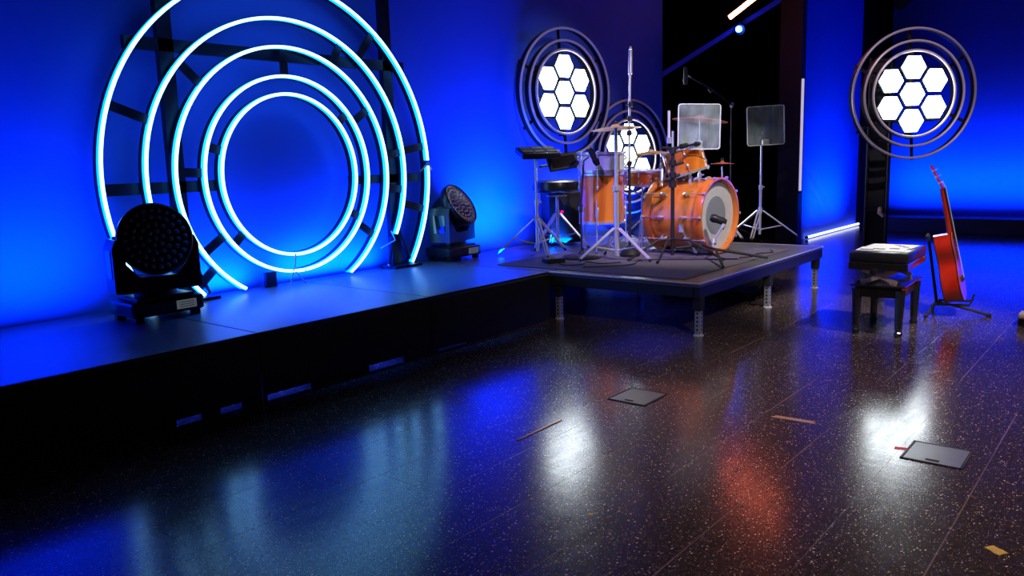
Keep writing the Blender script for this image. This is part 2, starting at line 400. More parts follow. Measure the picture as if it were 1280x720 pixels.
# posts and beams behind
for x, z1 in ((2.72, 2.9), (4.62, 2.9)):
    bm = new(); box(bm, (x, 5.10, (SZ+z1)/2), (.10, .05, z1-SZ-.002)); S_('post', bm, 'hoop')
    bm = new(); box(bm, (x, 5.03, SZ+.012), (.30, .19, .02)); S_('post_foot', bm, 'hoop')
    for s in (-1, 1):
        bm = new(); tube(bm, [(x, 5.08, SZ+.38), (x+s*.13, 5.04, SZ+.03)], .014); S_('brace', bm, 'hoop')
for x0, x1, z, h in ((2.24, 3.0, 1.14, .075), (4.17, 4.93, 1.13, .07), (2.45, 4.80, 2.05, .08)):
    bm = new(); box(bm, ((x0+x1)/2, 5.095, z), (x1-x0, .04, h)); S_('cross_beam', bm, 'hoop')
bm = new(); box(bm, (3.36, 5.08, SZ+.055), (.09, .03, .11)); S_('centre_foot', bm, 'hoop')
for pts in ([(3.53, 4.99, .615), (3.53, 5.0, .52), (3.5, 4.99, .485)], [(3.50, 4.99, .48), (3.47, 4.99, SZ+.004)], [(3.52, 4.99, .48), (3.60, 4.98, SZ+.004)],
            [(4.48, 4.98, .70), (4.52, 4.98, .62), (4.36, 4.98, .57)], [(4.95, 4.98, 1.25), (4.99, 4.98, 1.19)], [(4.95, 4.98, 1.25), (4.85, 4.98, 1.18)]):
    bm = new(); tube(bm, pts, .006, 6); S_('tube_lead', bm, 'white', label='thin white cable end of a neon tube')

# ------------------------------------------------------------------ hexagon lights
def hexlight(c, th, label, drop, post=None):
    t = thing('hexagon_light', label, 'stage light', c, rad(th), group='round hexagon cluster lights')
    E_ = V((1, 0, 0))
    for R in (.647, .525, .432):
        bm = new(); n = 96
        tube(bm, [(R*cos(2*pi*i/n), -.02, R*sin(2*pi*i/n)) for i in range(n)], .0135, 8, closed=True); obj('metal_ring', bm, 'pink', t, smooth=True)
    for R in (.647, .525, .432):
        bm = new(); arcband(bm, (0, 0, 0), R, 0, 2*pi, .014, -.005, .05, seg=72); obj('ring_backing', bm, 'dark', t)
    for k in range(6):
        a = rad(30+60*k+4); d = V((cos(a), 0, sin(a))); q = V((-sin(a), 0, cos(a)))*.014
        bm = new(); prism(bm, [d*.40+q, d*.67+q, d*.67-q, d*.40-q], (0, .045, 0), (0, .06, 0)); obj('spoke', bm, 'dark', t)
    bm = new()
    for z in (-.25, .25): box(bm, (0, .075, z), (.84, .03, .03))
    box(bm, (0, .075, 0), (.05, .03, .9)); obj('mounting_frame', bm, 'dark', t)
    cs = [(0, 0)]+[(.268*cos(rad(30+60*k)), .268*sin(rad(30+60*k))) for k in range(6)]
    for x, z in cs:
        pts = [V((x+.129*cos(rad(60*k)), 0, z+.129*sin(rad(60*k)))) for k in range(6)]
        bm = new(); prism(bm, pts, (0, .015, 0), (0, .05, 0)); h = obj('hexagon_housing', bm, 'teal', t)
        pts = [V((x+.130*cos(rad(60*k)), 0, z+.130*sin(rad(60*k)))) for k in range(6)]
        bm = new(); prism(bm, pts, (0, .009, 0), (0, .0148, 0)); obj('hexagon_panel', bm, 'hexa', h)
    if drop:
        for x, z, y in drop:
            bm = new(); tube(bm, [(x, .085, z), (x, y, z)], .02); obj('wall_arm', bm, 'dark', t)
    return t
hexlight((7.03, 4.99, 1.94), -10, 'round cluster light of seven white hexagons on the blue backdrop left of the drums, highest', [(-.25, .25, .17), (.25, -.25, .26)])
hexlight((8.17, 4.90, 1.25), -12, 'round cluster light of seven white hexagons half hidden behind the drum kit', [(-.25, .25, .26), (.25, .25, .36)])
hexlight((9.09, 2.10, 1.80), -47, 'round cluster light of seven white hexagons at the right, above the guitar', [])

# black tower carrying the right hexagon light
t = thing('light_tower', 'black box tower standing behind the piano bench holding the round hexagon light', 'tower', (9.42, 2.50, 0), rad(-75))
bm = new(); box(bm, (0, 0, .02), (.36, .40, .03), bev=.005); obj('base_plate', bm, 'black', t)
for x in (-.105, .105):
    for y in (-.10, .10):
        bm = new(); tube(bm, [(x, y, .035), (x, y, 2.22)], .020); obj('chord', bm, 'dark', t, smooth=True)
bm = new(); box(bm, (0, 0, 1.12), (.20, .16, 2.15)); obj('cover_panel', bm, 'black', t)
for k in range(9):
    bm = new(); box(bm, (0, 0, .05+k*.268), (.235, .225, .02)); obj('rung', bm, 'dark', t)
for z in (2.06, 1.55):
    bm = new(); tube(bm, [(.0, -.12, z), (.52, -.02, z)], .018, 8); obj('arm', bm, 'dark', t)
bm = new(); tube(bm, [(.04, -.13, .62), (.04, -.17, .57), (.08, -.18, .53)], [.02, .028, .02]); obj('clamp', bm, 'pinkish', t, label='pale clamp near the foot')

# ------------------------------------------------------------------ wash fixtures and tubes
def rod(name, pts, r, m, label, cat, cap_m='dark'):
    t = thing(name, label, cat, pts[0])
    P = [V(p)-V(pts[0]) for p in pts]
    bm = new(); tube(bm, P, r, 12); obj('light_tube', bm, m, t, smooth=True)
    d = (P[-1]-P[0]).normalized()
    for q, s in ((P[0], -1), (P[-1], 1)):
        bm = new(); tube(bm, [q+d*s*.0005, q+d*s*.03], r*1.15, 12); obj('end_cap', bm, cap_m, t)
    return t
rod('light_tube', [(11.55, 3.985, .03), (14.0, 3.985, .03)], .018, 'strip', 'white light tube lying on the floor at the foot of the narrow blue wall', 'light tube')
rod('light_tube', [(11.06, 3.931, .72), (11.06, 3.931, 2.22)], .018, 'vtube', 'upright pale light tube on the black wall end right of the drums', 'light tube')
# hanging warm tube: reflective warm outer, lit core
t = thing('warm_light_tube', 'short glowing red-orange tube hanging high above the drums', 'light tube', (9.5, 4.288, 2.883))
d = V((0, 4.009-4.288, 3.048-2.883)).normalized()
bm = new(); tube(bm, [(0, 0, 0), d*.9], .030, 12); obj('light_tube', bm, 'red', t, smooth=True)
bm = new(); tube(bm, [d*.91, d*.95], .035, 12); obj('end_cap', bm, 'dark', t)
bm = new(); tube(bm, [d*.8, d*.8+V((0, 0, 5-2.883-(d*.8).z))], .006, 6); obj('hanging_wire', bm, 'black', t)
bm = new(); tube(bm, [d*.3, d*.3+V((0, 0, 5-2.883-(d*.3).z))], .004, 6); obj('hanging_wire', bm, 'black', t)
t = thing('blue_light_tube', 'long dim blue tube slanting upward through the dark alcove', 'light tube', (15.5, 8.544, 2.925))
d = (V((0, 5.988-8.544, 4.104-2.925))).normalized()
bm = new(); tube(bm, [(0, 0, 0), d*3.1], .05, 12); obj('light_tube', bm, 'bluebeam', t, smooth=True)
for s in (.4, 2.6):
    bm = new(); tube(bm, [d*s, d*s+V((0, 0, 5-2.925-(d*s).z))], .008, 6); obj('hanging_wire', bm, 'black', t)
t = thing('blue_spot_lamp', 'small bright blue lamp on the slanting tube in the dark alcove', 'lamp', (15.3, 6.70, 3.63))
bm = new(); lathe(bm, [(0, -.03), (.045, -.02), (.062, .03), (.055, .06), (0, .08)], M.Rotation(rad(-80), 4, 'Y'), 20); obj('bulb', bm, 'bluebulb', t, smooth=True)
bm = new(); tube(bm, [(.03, 0, 0), (.16, 0, .03)], .1, 14); obj('housing', bm, 'black', t)
bm = new(); tube(bm, [(.12, 0, .05), (.12, 0, 5-3.63)], .012, 8); obj('hanging_pole', bm, 'black', t)
t = thing('hanging_spotlight', 'black spotlight hanging high in front of the right blue wall', 'spotlight', (15.4, 3.80, 3.72))
bm = new(); tube(bm, [(-.12, 0, -.02), (.16, .02, .05)], .10, 16); obj('lamp_body', bm, 'black', t, smooth=True)
bm = new(); tube(bm, [(0, .12, .02), (0, .13, .2), (0, -.11, .2), (0, -.12, .02)], .012, 6); obj('yoke', bm, 'black', t)
bm = new(); tube(bm, [(0, 0, .2), (0, 0, 5-3.72)], .015, 6); obj('hanging_pole', bm, 'black', t)

# ------------------------------------------------------------------ moving heads
def moving_head(loc, rz, tilt, pan, label, sc=1.):
    t = thing('moving_head_light', label, 'stage light', loc, rz, group='moving head wash lights on the stage')
    t.scale = (sc, sc, sc)
    bm = new(); box(bm, (0, 0, .075), (.43, .30, .09), bev=.018)
    for x in (-.17, .17):
        for y in (-.11, .11): box(bm, (x, y, .015), (.05, .04, .03), bev=.004)
    box(bm, (0, 0, .125), (.34, .24, .02), bev=.006)
    base = obj('base', bm, 'satin', t)
    bm = new(); box(bm, (.10, -.152, .075), (.12, .006, .05)); obj('display_panel', bm, 'display', base)
    bm = new()
    for k in range(3): box(bm, (.10, -.156, .062+k*.013), (.09, .004, .003))
    obj('display_bars', bm, 'ink', base)
    # yoke turned by pan
    P = M.Rotation(pan, 4, 'Z')
    bm = new()
    lathe(bm, [(0, .134), (.12, .134), (.12, .165), (0, .165)], None, 28)
    # u shaped yoke outline in xz, extruded in y
    out = [(-.235, .17), (-.235, .42), (-.215, .47), (-.17, .47), (-.168, .33), (-.10, .25), (.10, .25), (.168, .33), (.17, .47), (.215, .47), (.235, .42), (.235, .17), (.18, .165), (-.18, .165)]
    prism(bm, [V((x, -.10, z)) for x, z in out], (0, 0, 0), (0, .20, 0))
    bmesh.ops.transform(bm, matrix=P, verts=bm.verts)
    yk = obj('yoke', bm, 'satin', t)
    for s in (-1, 1):
        bm = new(); box(bm, (s*.236, 0, .33), (.006, .12, .16), bev=.002)
        bmesh.ops.transform(bm, matrix=P, verts=bm.verts); obj('side_cover', bm, 'gloss', yk)
    # head, axis along local -y when tilt = 0
    T = P @ M.Translation((0, 0, .44)) @ M.Rotation(-tilt, 4, 'X') @ M.Rotation(rad(90), 4, 'X')     # local +z -> -y
    bm = new(); lathe(bm, [(0, -.15), (.09, -.148), (.145, -.12), (.163, -.05), (.167, .02), (.195, .05), (.205, .075), (.205, .115), (.195, .122), (.19, .112), (0, .108)], T, 44); hd = obj('head', bm, 'satin', t, smooth=True)
    bm = new(); lathe(bm, [(0, .1085), (.188, .1085), (.188, .111), (0, .111)], T, 44); obj('lens_plate', bm, 'gloss', hd)
    bm = new()
    R = .178; n = 0
    for ring_, cnt in ((0, 1), (1, 6), (2, 12), (3, 18), (4, 24)):
        for k in range(cnt):
            a = 2*pi*k/cnt+.2*ring_; r = ring_*.041
            q = T @ M.Translation((r*cos(a), r*sin(a), .111))
            lathe(bm, [(.0145, 0), (.0135, .004), (.007, .008), (0, .009)], q, 10)
    obj('lens_array', bm, 'lens', hd, smooth=True)
    for s in (-1, 1):
        bm = new(); box(bm, (s*.185, 0, .44), (.03, .09, .09), bev=.01)
        bmesh.ops.transform(bm, matrix=P, verts=bm.verts); obj('pivot', bm, 'black', t)
    return t
moving_head((2.30, 4.68, SZ), 0., rad(14), rad(-12), 'large black moving head light at the left, in front of the neon rings', 1.03)
moving_head((5.22, 4.98, SZ+.002), 0., rad(32), rad(14), 'black moving head light between the neon rings and the drum riser', 1.0)

# ------------------------------------------------------------------ drums
def lugs(bm, R, z0, z1, n, T=None, r=.007):
    T = T or M.Identity(4)
    for k in range(n):
        a = 2*pi*(k+.5)/n
        q = lambda rr, z: T @ V((rr*cos(a), rr*sin(a), z))
        tube(bm, [q(R+.018, z0-.004), q(R+.018, z1+.004)], .0035, 6)
def drum(name, T, R, H, n, label, cat, top='white', bot='white', shell='orange', hoopm='chrome', loc=None, legs=False, extra_label=None, hw=.022):
    """T: 4x4 placing local drum (centre bottom at 0, axis +z)"""
    t = thing(name, label, cat, T.translation)
    A = M.Translation(-T.translation) @ T
    bm = new(); lathe(bm, [(R-.006, .012), (R, .008), (R, H-.008), (R-.006, H-.012)], A, 56)
    # closed skin
    sh = obj('shell', bm, shell, t, smooth=True)
    for nm, z, s, mm in (('batter_head', H, 1, top), ('bottom_head', 0, -1, bot)):
        bm = new(); lathe(bm, [(0, z-.002*s), (R-.01, z-.002*s), (R-.002, z-.008*s), (R-.002, z-.016*s), (0, z-.014*s)], A, 48); obj(nm, bm, mm, t, smooth=True)
        bm = new(); lathe(bm, [(R+.002, z+.008*s), (R+.012, z+.008*s), (R+.013, z-(hw-.008)*s), (R+.003, z-(hw-.008)*s), (R+.002, z+.008*s)], A, 56); obj('hoop', bm, hoopm, t, smooth=True)
    for k in range(n):
        a = 2*pi*(k+.5)/n
        bm = new()
        q = lambda rr, z: A @ V((rr*cos(a), rr*sin(a), z))
        tube(bm, [q(R+.012, H+.004), q(R+.012, .7*H)], .0035, 6)
        tube(bm, [q(R+.012, -.004), q(R+.012, .3*H)], .0035, 6)
        for zz in (.72, .28):
            tube(bm, [q(R+.001, H*zz-.02), q(R+.011, H*zz-.012), q(R+.013, H*zz), q(R+.011, H*zz+.012), q(R+.001, H*zz+.02)], [.005, .009, .010, .009, .005], 8)
        for z in (H+.006, -.006):
            s = 1 if z > 0 else -1
            tube(bm, [q(R+.012, z), q(R+.012, z+.012*s)], .007, 6)
        obj('tension_lug', bm, 'chrome', t, smooth=True)
    return t, A
# bass drum: axis from audience end back towards the drummer
ax = V((.08, .997, 0)).normalized(); kc = V((6.49, 3.03, .727)); KR = .305
Tk = M.Translation(kc) @ M((V((0, 0, 1)).cross(ax), ax.cross(V((0, 0, 1)).cross(ax)), ax)).transposed().to_4x4()
Ak = M((V((0, 0, 1)).cross(ax), ax.cross(V((0, 0, 1)).cross(ax)), ax)).transposed().to_4x4()
t = thing('bass_drum', 'big orange bass drum with white front head and grey centre', 'drum', kc)
bm = new(); lathe(bm, [(KR-.012, .02), (KR, .02), (KR, .48), (KR-.012, .48)], Ak, 72); obj('shell', bm, 'orange', t, smooth=True)
for z, s in ((0, 1), (.50, -1)):
    bm = new(); lathe(bm, [(KR+.004, z-.045*s), (KR+.020, z-.045*s), (KR+.024, z-.035*s), (KR+.024, z+.03*s), (KR+.004, z+.032*s), (KR-.004, z+.004*s), (KR+.004, z-.045*s)], Ak, 72); obj('hoop', bm, 'hoopw', t, smooth=True)
    bm = new(); lathe(bm, [(0, z+.003*s), (KR-.004, z+.003*s), (KR-.003, z+.02*s), (0, z+.018*s)], Ak, 64); obj('front_head' if s == 1 else 'rear_head', bm, 'white', t, smooth=True)
bm = new(); lathe(bm, [(0, .0015), (.165, .0015), (.166, .0028), (0, .0028)], Ak, 48); obj('centre_patch', bm, 'grey', t)
for k in range(10):
    a = 2*pi*k/10
    q = lambda rr, z: Ak @ V((rr*cos(a), rr*sin(a), z))
    bm = new()
    for z0, s in ((0., 1), (.5, -1)):
        tube(bm, [q(KR+.03, z0-.04*s), q(KR+.03, z0+.13*s)], .004, 6)
        tube(bm, [q(KR+.032, z0-.050*s), q(KR+.032, z0-.030*s)], .012, 8)
        tube(bm, [q(KR, z0+.11*s), q(KR+.026, z0+.115*s), q(KR+.034, z0+.135*s), q(KR+.026, z0+.155*s), q(KR, z0+.16*s)], [.008, .012, .013, .012, .008], 8)
    obj('tension_lug', bm, 'chrome', t, smooth=True)
for s in (-1, 1):
    sx = Ak.col[0].to_3d()
    p0 = ax*.17+sx*s*(KR*.93)+V((0, 0, -.10)); zf = RZ-kc.z
    foot = V((p0.x, p0.y, 0))+V((s*.10, -.10, 0)); foot.z = zf
    bm = new(); tube(bm, [p0, p0+(foot-p0)*.5], .013, 10); tube(bm, [p0+(foot-p0)*.45, foot+V((0, 0, .012))], .008, 8); tube(bm, [p0+V((0, 0, -.03)), p0+V((0, 0, .035))], .024, 12); obj('spur', bm, 'chrome', t, smooth=True)
    bm = new(); tube(bm, [foot+V((0, 0, .001)), foot+V((0, 0, .022))], .013, 8); obj('rubber_tip', bm, 'rubber', t)
bm = new(); tube(bm, [V((-.10, .20, .28)), V((-.10, .20, .40)), V((-.06, .20, .44))], .013, 10); obj('tom_holder', bm, 'chrome', t, smooth=True)
bm = new(); tube(bm, [V((-.20, .42, .26)), V((-.12, .46, .47))], .013, 10); obj('diagonal_post', bm, 'chrome', t, smooth=True)
# floor tom
ft, _ = drum('floor_tom', M.Translation((6.15, 3.98, .672)), .200, .435, 8, 'orange floor tom on three chrome legs left of the bass drum', 'floor tom', shell='orange')
for k, a in enumerate((200, 320, 80)):
    d = V((cos(rad(a)), sin(rad(a)), 0))
    bm = new(); tube(bm, [d*.222+V((0, 0, .22)), d*.222+V((0, 0, -.18)), d*.26+V((0, 0, RZ-.672+.012))], .006, 8); tube(bm, [d*.21+V((0, 0, .06)), d*.21+V((0, 0, .12))], .016, 8); obj('leg', bm, 'chrome', ft, smooth=True)
    bm = new(); tube(bm, [d*.259+V((0, 0, RZ-.672+.001)), d*.26+V((0, 0, RZ-.672+.03))], .013, 8); obj('rubber_foot', bm, 'rubber', ft)
# pale drum lying on top of the floor tom
drum('pale_drum', M.Translation((6.15, 3.98, 1.128)), .205, .165, 8, 'shallow pale frosted drum stacked on top of the orange floor tom', 'drum', shell='frost', top='frost', bot='frost')
# snare on its stand and rack tom
drum('snare_drum', M.Translation((6.66, 3.86, .985)) @ M.Rotation(rad(4), 4, 'X'), .178, .135, 10, 'orange snare drum between the floor tom and the bass drum', 'snare drum')
rt, _ = drum('rack_tom', M.Translation((6.50, 3.30, 1.095)) @ M.Rotation(rad(-14), 4, 'X') @ M.Rotation(rad(-8), 4, 'Y'), .178, .225, 6, 'orange rack tom mounted above the bass drum', 'tom')
bm = new(); tube(bm, [(.03, .0, -.045), (.03, .13, -.05), (.03, .23, .02), (.03, .215, .06)], .011, 8); tube(bm, [(.03, -.02, -.05), (.03, .03, -.04)], .02, 8); obj('mounting_arm', bm, 'chrome', rt, smooth=True)

# ------------------------------------------------------------------ stands
def tripod(t, h, spread, z0, angs, m='chrome', r=.0125, dbl=True, hub=None):
    """z0 local floor; hub height h"""
    for a in angs:
        d = V((cos(rad(a)), sin(rad(a)), 0)); n_ = V((-d.y, d.x, 0))
        foot = d*spread+V((0, 0, z0+.018))
        bm = new()
        top = d*.025+V((0, 0, z0+h))
        if dbl:
            for s in (-1, 1): tube(bm, [top+n_*s*.014, foot+n_*s*.012+V((0, 0, .01)), ], r*.62, 6)
            box(bm, (top+foot)/2, (.034, .008, .016), M.Rotation(rad(a+90), 3, 'Z'))
        else: tube(bm, [top, foot], r, 8)
        inner = V((0, 0, z0+max(.05, h*.30)))
        mid = top.lerp(foot, .58)
        tube(bm, [inner, mid], r*.55, 6)
        lg = obj('leg', bm, m, t, smooth=True)
        bm = new(); tube(bm, [d*(spread-.012)+V((0, 0, z0+.03)), d*(spread+.012)+V((0, 0, z0+.012))], .0118, 8); obj('rubber_foot', bm, 'rubber', lg)
    bm = new(); tube(bm, [(0, 0, z0+h-.03), (0, 0, z0+h+.03)], .022, 10); obj('collar', bm, m, t)
    bm = new(); tube(bm, [(0, 0, z0+max(.04, h*.30)-.012), (0, 0, z0+max(.04, h*.30)+.012)], .018, 10); obj('collar', bm, m, t)
def cymbal(bm_T, R, bow=.03, m='bronze', parent=None, name='cymbal'):
    bm = new(); b0 = R*.2
    prof = [(.006, .022), (b0*.5, .019), (b0*.85, .008), (b0, .002)]
    for k in range(1, 8):
        q = k/7; prof.append((b0+(R-b0)*q, .002-bow*q**1.4))
    prof += [(r, z-.0016) for r, z in prof[::-1]]; prof.append(prof[0])
    lathe(bm, prof, bm_T, 48); return obj(name, bm, m, parent, smooth=True)
def cymbal_thing(c, R, bow, m, label, tilt=(0, 0)):
    t = thing('cymbal', label, 'cymbal', c)
    T = M.Rotation(rad(tilt[0]), 4, 'X') @ M.Rotation(rad(tilt[1]), 4, 'Y')
    cymbal(T, R, bow, m, t, 'cymbal_disc')
    bm = new(); lathe(bm, [(0, .05), (.008, .05), (.016, .04), (.018, .024), (0, .024)], T, 14); obj('wing_nut_and_felt', bm, 'rubber', t)
    return t
def stand(name, x, y, ztop, label, cat='stand', m='chrome', hub=.30, spread=.30, angs=(90, 210, 330), r=.012, group=None, dbl=True):
    t = thing(name, label, cat, (x, y, RZ), group=group)
    H = ztop-RZ
    bm = new(); tube(bm, [(0, 0, .035), (0, 0, H*.55)], r*1.15, 12); obj('lower_tube', bm, m, t, smooth=True)
    bm = new(); tube(bm, [(0, 0, H*.55), (0, 0, H)], r*.8, 12); obj('upper_tube', bm, m, t, smooth=True)
    bm = new(); tube(bm, [(0, 0, H*.55-.025), (0, 0, H*.55+.02)], r*1.7, 12); tube(bm, [(0, 0, H*.55), (.04, -.01, H*.55)], .006, 6); tube(bm, [(.04, -.025, H*.55), (.04, .01, H*.55)], .007, 6); obj('height_clamp', bm, m, t)
    tripod(t, hub, spread, 0, angs, m, dbl=dbl)
    return t
# front silver cymbal stand, left cymbal
s = stand('cymbal_stand', 5.75, 3.58, 1.497, 'chrome cymbal stand in front of the orange floor tom', 'cymbal stand', hub=.27, spread=.33, angs=(265, 145, 50), r=.020)
cymbal_thing((5.75, 3.58, 1.50), .212, .022, 'bronze', 'thin bronze cymbal on the chrome stand above the floor tom', (-3, 0))
# tall boom stand
t = thing('boom_stand', 'tall black stand with a long chrome boom rising above the snare drum', 'microphone stand', (6.03, 3.62, RZ))
bm = new(); tube(bm, [(0, 0, .02), (0, 0, .80)], .013, 12); obj('pole', bm, 'black', t, smooth=True)
bm = new(); lathe(bm, [(0, 0), (.085, 0), (.09, .02), (.07, .05), (.03, .09), (0, .10)], None, 28); obj('weighted_base', bm, 'black', t, smooth=True)
bm = new(); tube(bm, [(0, 0, .80), (0, 0, 1.08), (.055, .02, 1.60)], .010, 12); obj('boom_tube', bm, 'chrome', t, smooth=True)
bm = new(); tube(bm, [(.055, .02, 1.56), (.078, .03, 1.76)], .018, 12); tube(bm, [(.078, .03, 1.765), (.080, .03, 1.79)], .012, 12); obj('counterweight', bm, 'chrome', t, smooth=True)
bm = new(); tube(bm, [(0, 0, .80), (.10, -.04, .86), (.21, -.09, .895)], .007, 8); obj('cymbal_arm', bm, 'chrome', t)
for z in (.80, 1.06, 1.18, 1.30): 
    bm = new(); tube(bm, [(.0 if z < 1.1 else (z-1.08)*.105, 0, z-.02), (.0 if z < 1.1 else (z-1.08)*.105, 0, z+.025)], .021, 12); tube(bm, [(-.04, 0, z), (.04, -.01, z)], .007, 6); obj('clamp', bm, 'dark', t)
# black stand in front of the bass drum with arm, cymbal and acrylic screen
t = thing('microphone_stand', 'black tripod stand directly in front of the orange bass drum', 'microphone stand', (6.02, 3.20, RZ))
bm = new(); tube(bm, [(0, 0, .03), (0, 0, .93)], .0155, 12); obj('pole', bm, 'black', t, smooth=True)
bm = new(); tube(bm, [(0, 0, .93), (0, 0, 1.06)], .009, 10); obj('upper_rod', bm, 'chrome', t)
bm = new()
for z in (.62, .70, .80, .90): tube(bm, [(0, 0, z-.022), (0, 0, z+.022)], .03, 10)
obj('collar_stack', bm, 'black', t)
bm = new(); tube(bm, [(-.05, .03, .66), (.06, -.03, .70)], .014, 8); obj('wing_screw', bm, 'black', t)
bm = new(); tube(bm, [(.0, 0, .78), (.09, -.05, .80)], .012, 8); obj('wing_screw', bm, 'black', t)
bm = new(); tube(bm, [(-.10, .05, .925), (.02, 0, .92), (.35, -.06, .955)], .011, 8); tube(bm, [(.10, -.02, .93), (.17, -.04, .94)], .022, 8); tube(bm, [(.30, -.05, .95), (.36, -.06, .955)], .020, 8); obj('side_arm', bm, 'black', t, smooth=True)
for px, py in ((-.30, .24), (-.34, -.05), (.06, -.42)):
    bm = new(); tube(bm, [(0, 0, .17), (px*.35, py*.35, .16), (px, py, .012)], .010, 8); lg = obj('leg', bm, 'black', t, smooth=True)
    bm = new(); tube(bm, [(px*.96, py*.96, .02), (px*1.04, py*1.04, .012)], .0118, 8); obj('rubber_foot', bm, 'rubber', lg)
cymbal_thing((6.24, 3.53, 1.290), .16, .018, 'bronze', 'small golden cymbal beside the black stand left of the rack tom', (0, -4))
bm = new(); tube(bm, [(6.01, 3.23, 1.40), (6.01, 3.23, 1.615)], .011, 10); o = obj('white_rod', bm, 'white'); 
tag(o, 'slim upright white rod on top of the black stand beside the acrylic screen', 'rod')
bm = new(); tube(bm, [(6.01, 3.23, 1.35), (6.01, 3.23, 1.40)], .02, 10); obj('socket', bm, 'chrome', o, smooth=True)
# acrylic screens
def screen(c, yaw, w, h, label, roll=0., pitch_=0.):
    t = thing('acrylic_screen', label, 'acrylic screen', c, yaw, group='clear acrylic screens')
    R = M.Rotation(roll, 4, 'Y') @ M.Rotation(pitch_, 4, 'X')
    def rr(w, h, r, n=5):
        out = []
        for cx, cz, a0 in ((w/2-r, h/2-r, 0), (-w/2+r, h/2-r, 90), (-w/2+r, -h/2+r, 180), (w/2-r, -h/2+r, 270)):
            for k in range(n+1):
                a = rad(a0+90*k/n); out.append(V((cx+r*cos(a), 0, cz+r*sin(a))))
        return out
    bm = new(); prism(bm, rr(w-.006, h-.006, .02), (0, -.002, 0), (0, .002, 0)); bmesh.ops.transform(bm, matrix=R, verts=bm.verts); obj('pane', bm, 'acrylic', t)
    bm = new(); tube(bm, rr(w, h, .022), .0052, 6, closed=True); bmesh.ops.transform(bm, matrix=R, verts=bm.verts); obj('polished_edge', bm, 'edge', t, smooth=True)
    bm = new(); box(bm, (0, .022, -h/2+.03), (.07, .03, .05), bev=.006); bmesh.ops.transform(bm, matrix=R, verts=bm.verts); obj('clamp', bm, 'chrome', t)
    return t
screen((6.36, 3.13, 1.485), rad(-38), .385, .375, 'clear acrylic screen in front of the red cymbal, above the rack tom', rad(1))
s = stand('screen_stand', 7.93, 3.22, 1.33, 'chrome tripod stand holding the acrylic screen at the right end of the riser', 'stand', hub=.28, spread=.36, angs=(75, 190, 290), r=.012)
screen((7.93, 3.18, 1.52), rad(-58), .36, .385, 'clear acrylic screen on its own chrome stand at the right of the drums', rad(-2))
# red cymbal and its stand, small bell cymbal and its stand
stand('cymbal_stand', 7.25, 3.56, 1.60, 'chrome cymbal stand behind the bass drum, under the red cymbal', 'cymbal stand', hub=.26, spread=.30, angs=(30, 150, 270), r=.011)
cymbal_thing((7.25, 3.56, 1.603), .265, .03, 'copper', 'reddish cymbal seen through the acrylic screen', (4, 5))
stand('cymbal_stand', 7.63, 3.50, 1.13, 'short chrome cymbal stand right of the bass drum, under a small bell cymbal', 'cymbal stand', hub=.24, spread=.24, angs=(60, 170, 260), r=.010)
cymbal_thing((7.63, 3.50, 1.165), .115, .014, 'copper', 'small bell cymbal on the short stand right of the rack tom', (0, 2))
# overhead microphone on a boom from a thin stand
t = thing('overhead_microphone_stand', 'thin black overhead boom stand reaching up left from behind the right acrylic screen', 'microphone stand', (8.10, 3.62, SZ-.38))
t.location.z = RZ-.01
bm = new(); tube(bm, [(0, 0, .02), (0, 0, 1.375)], .009, 8); obj('pole', bm, 'dark', t, smooth=True)
bm = new(); tube(bm, [(.02, -.01, 1.365), (-.35, .04, 1.51), (-.80, .07, 1.62)], .007, 8); obj('boom_tube', bm, 'dark', t, smooth=True)
bm = new(); tube(bm, [(-.80, .07, 1.62), (-.90, .07, 1.64)], .008, 8); obj('boom_tip', bm, 'galv', t)
bm = new(); tube(bm, [(-.38, .05, 1.50), (-.44, .05, 1.53)], .018, 8); obj('boom_clamp', bm, 'dark', t)
bm = new(); tube(bm, [(-.02, 0, 1.36), (.03, 0, 1.39)], .018, 8); obj('boom_clamp', bm, 'galv', t)
for a in (80, 200, 320):
    d = V((cos(rad(a)), sin(rad(a)), 0))
    bm = new(); tube(bm, [V((0, 0, .12)), d*.24+V((0, 0, .012))], .007, 6); obj('leg', bm, 'dark', t)
def mic(loc, d, m, label, L=.16, r=.017):
    t = thing('microphone', label, 'microphone', loc); d = V(d).normalized(); T = frame(d).to_4x4()
    bm = new(); lathe(bm, [(0, 0), (r*.7, 0), (r, .03), (r, L*.62), (0, L*.62)], T, 18); obj('body', bm, m, t, smooth=True)
    bm = new(); lathe(bm, [(0, L*.63), (r*1.12, L*.63), (r*1.15, L*.8), (r*.8, L*.98), (0, L)], T, 18); obj('grille', bm, 'dark', t, smooth=True)
    return t
mic((7.20, 3.69, 2.09), (0, .02, -1), 'dark', 'small dark overhead microphone hanging at the end of the boom', .17, .022)
# drum microphone on a thin stand with round base
t = thing('microphone_stand', 'slim black gooseneck stand with a round base left of the floor tom', 'microphone stand', (5.72, 3.92, RZ))
bm = new(); lathe(bm, [(0, 0), (.165, 0), (.168, .012), (.15, .028), (.03, .036), (.02, .06), (0, .06)], None, 36); obj('round_base', bm, 'black', t, smooth=True)
bm = new(); tube(bm, [(0, 0, .04), (0, 0, .45), (.03, -.01, .78)], .009, 8); obj('pole', bm, 'black', t, smooth=True)
bm = new(); tube(bm, [(.03, -.01, .78), (.04, -.01, .84), (.09, -.03, .87)], .007, 8); obj('gooseneck', bm, 'black', t, smooth=True)
bm = new(); tube(bm, [(0, 0, .40), (0, 0, .47)], .016, 8); obj('height_clamp', bm, 'black', t, smooth=True)
mic((5.80, 3.88, 1.335), (.12, -.10, -.30), 'black', 'black drum microphone on the gooseneck beside the pale drum', .17, .026)
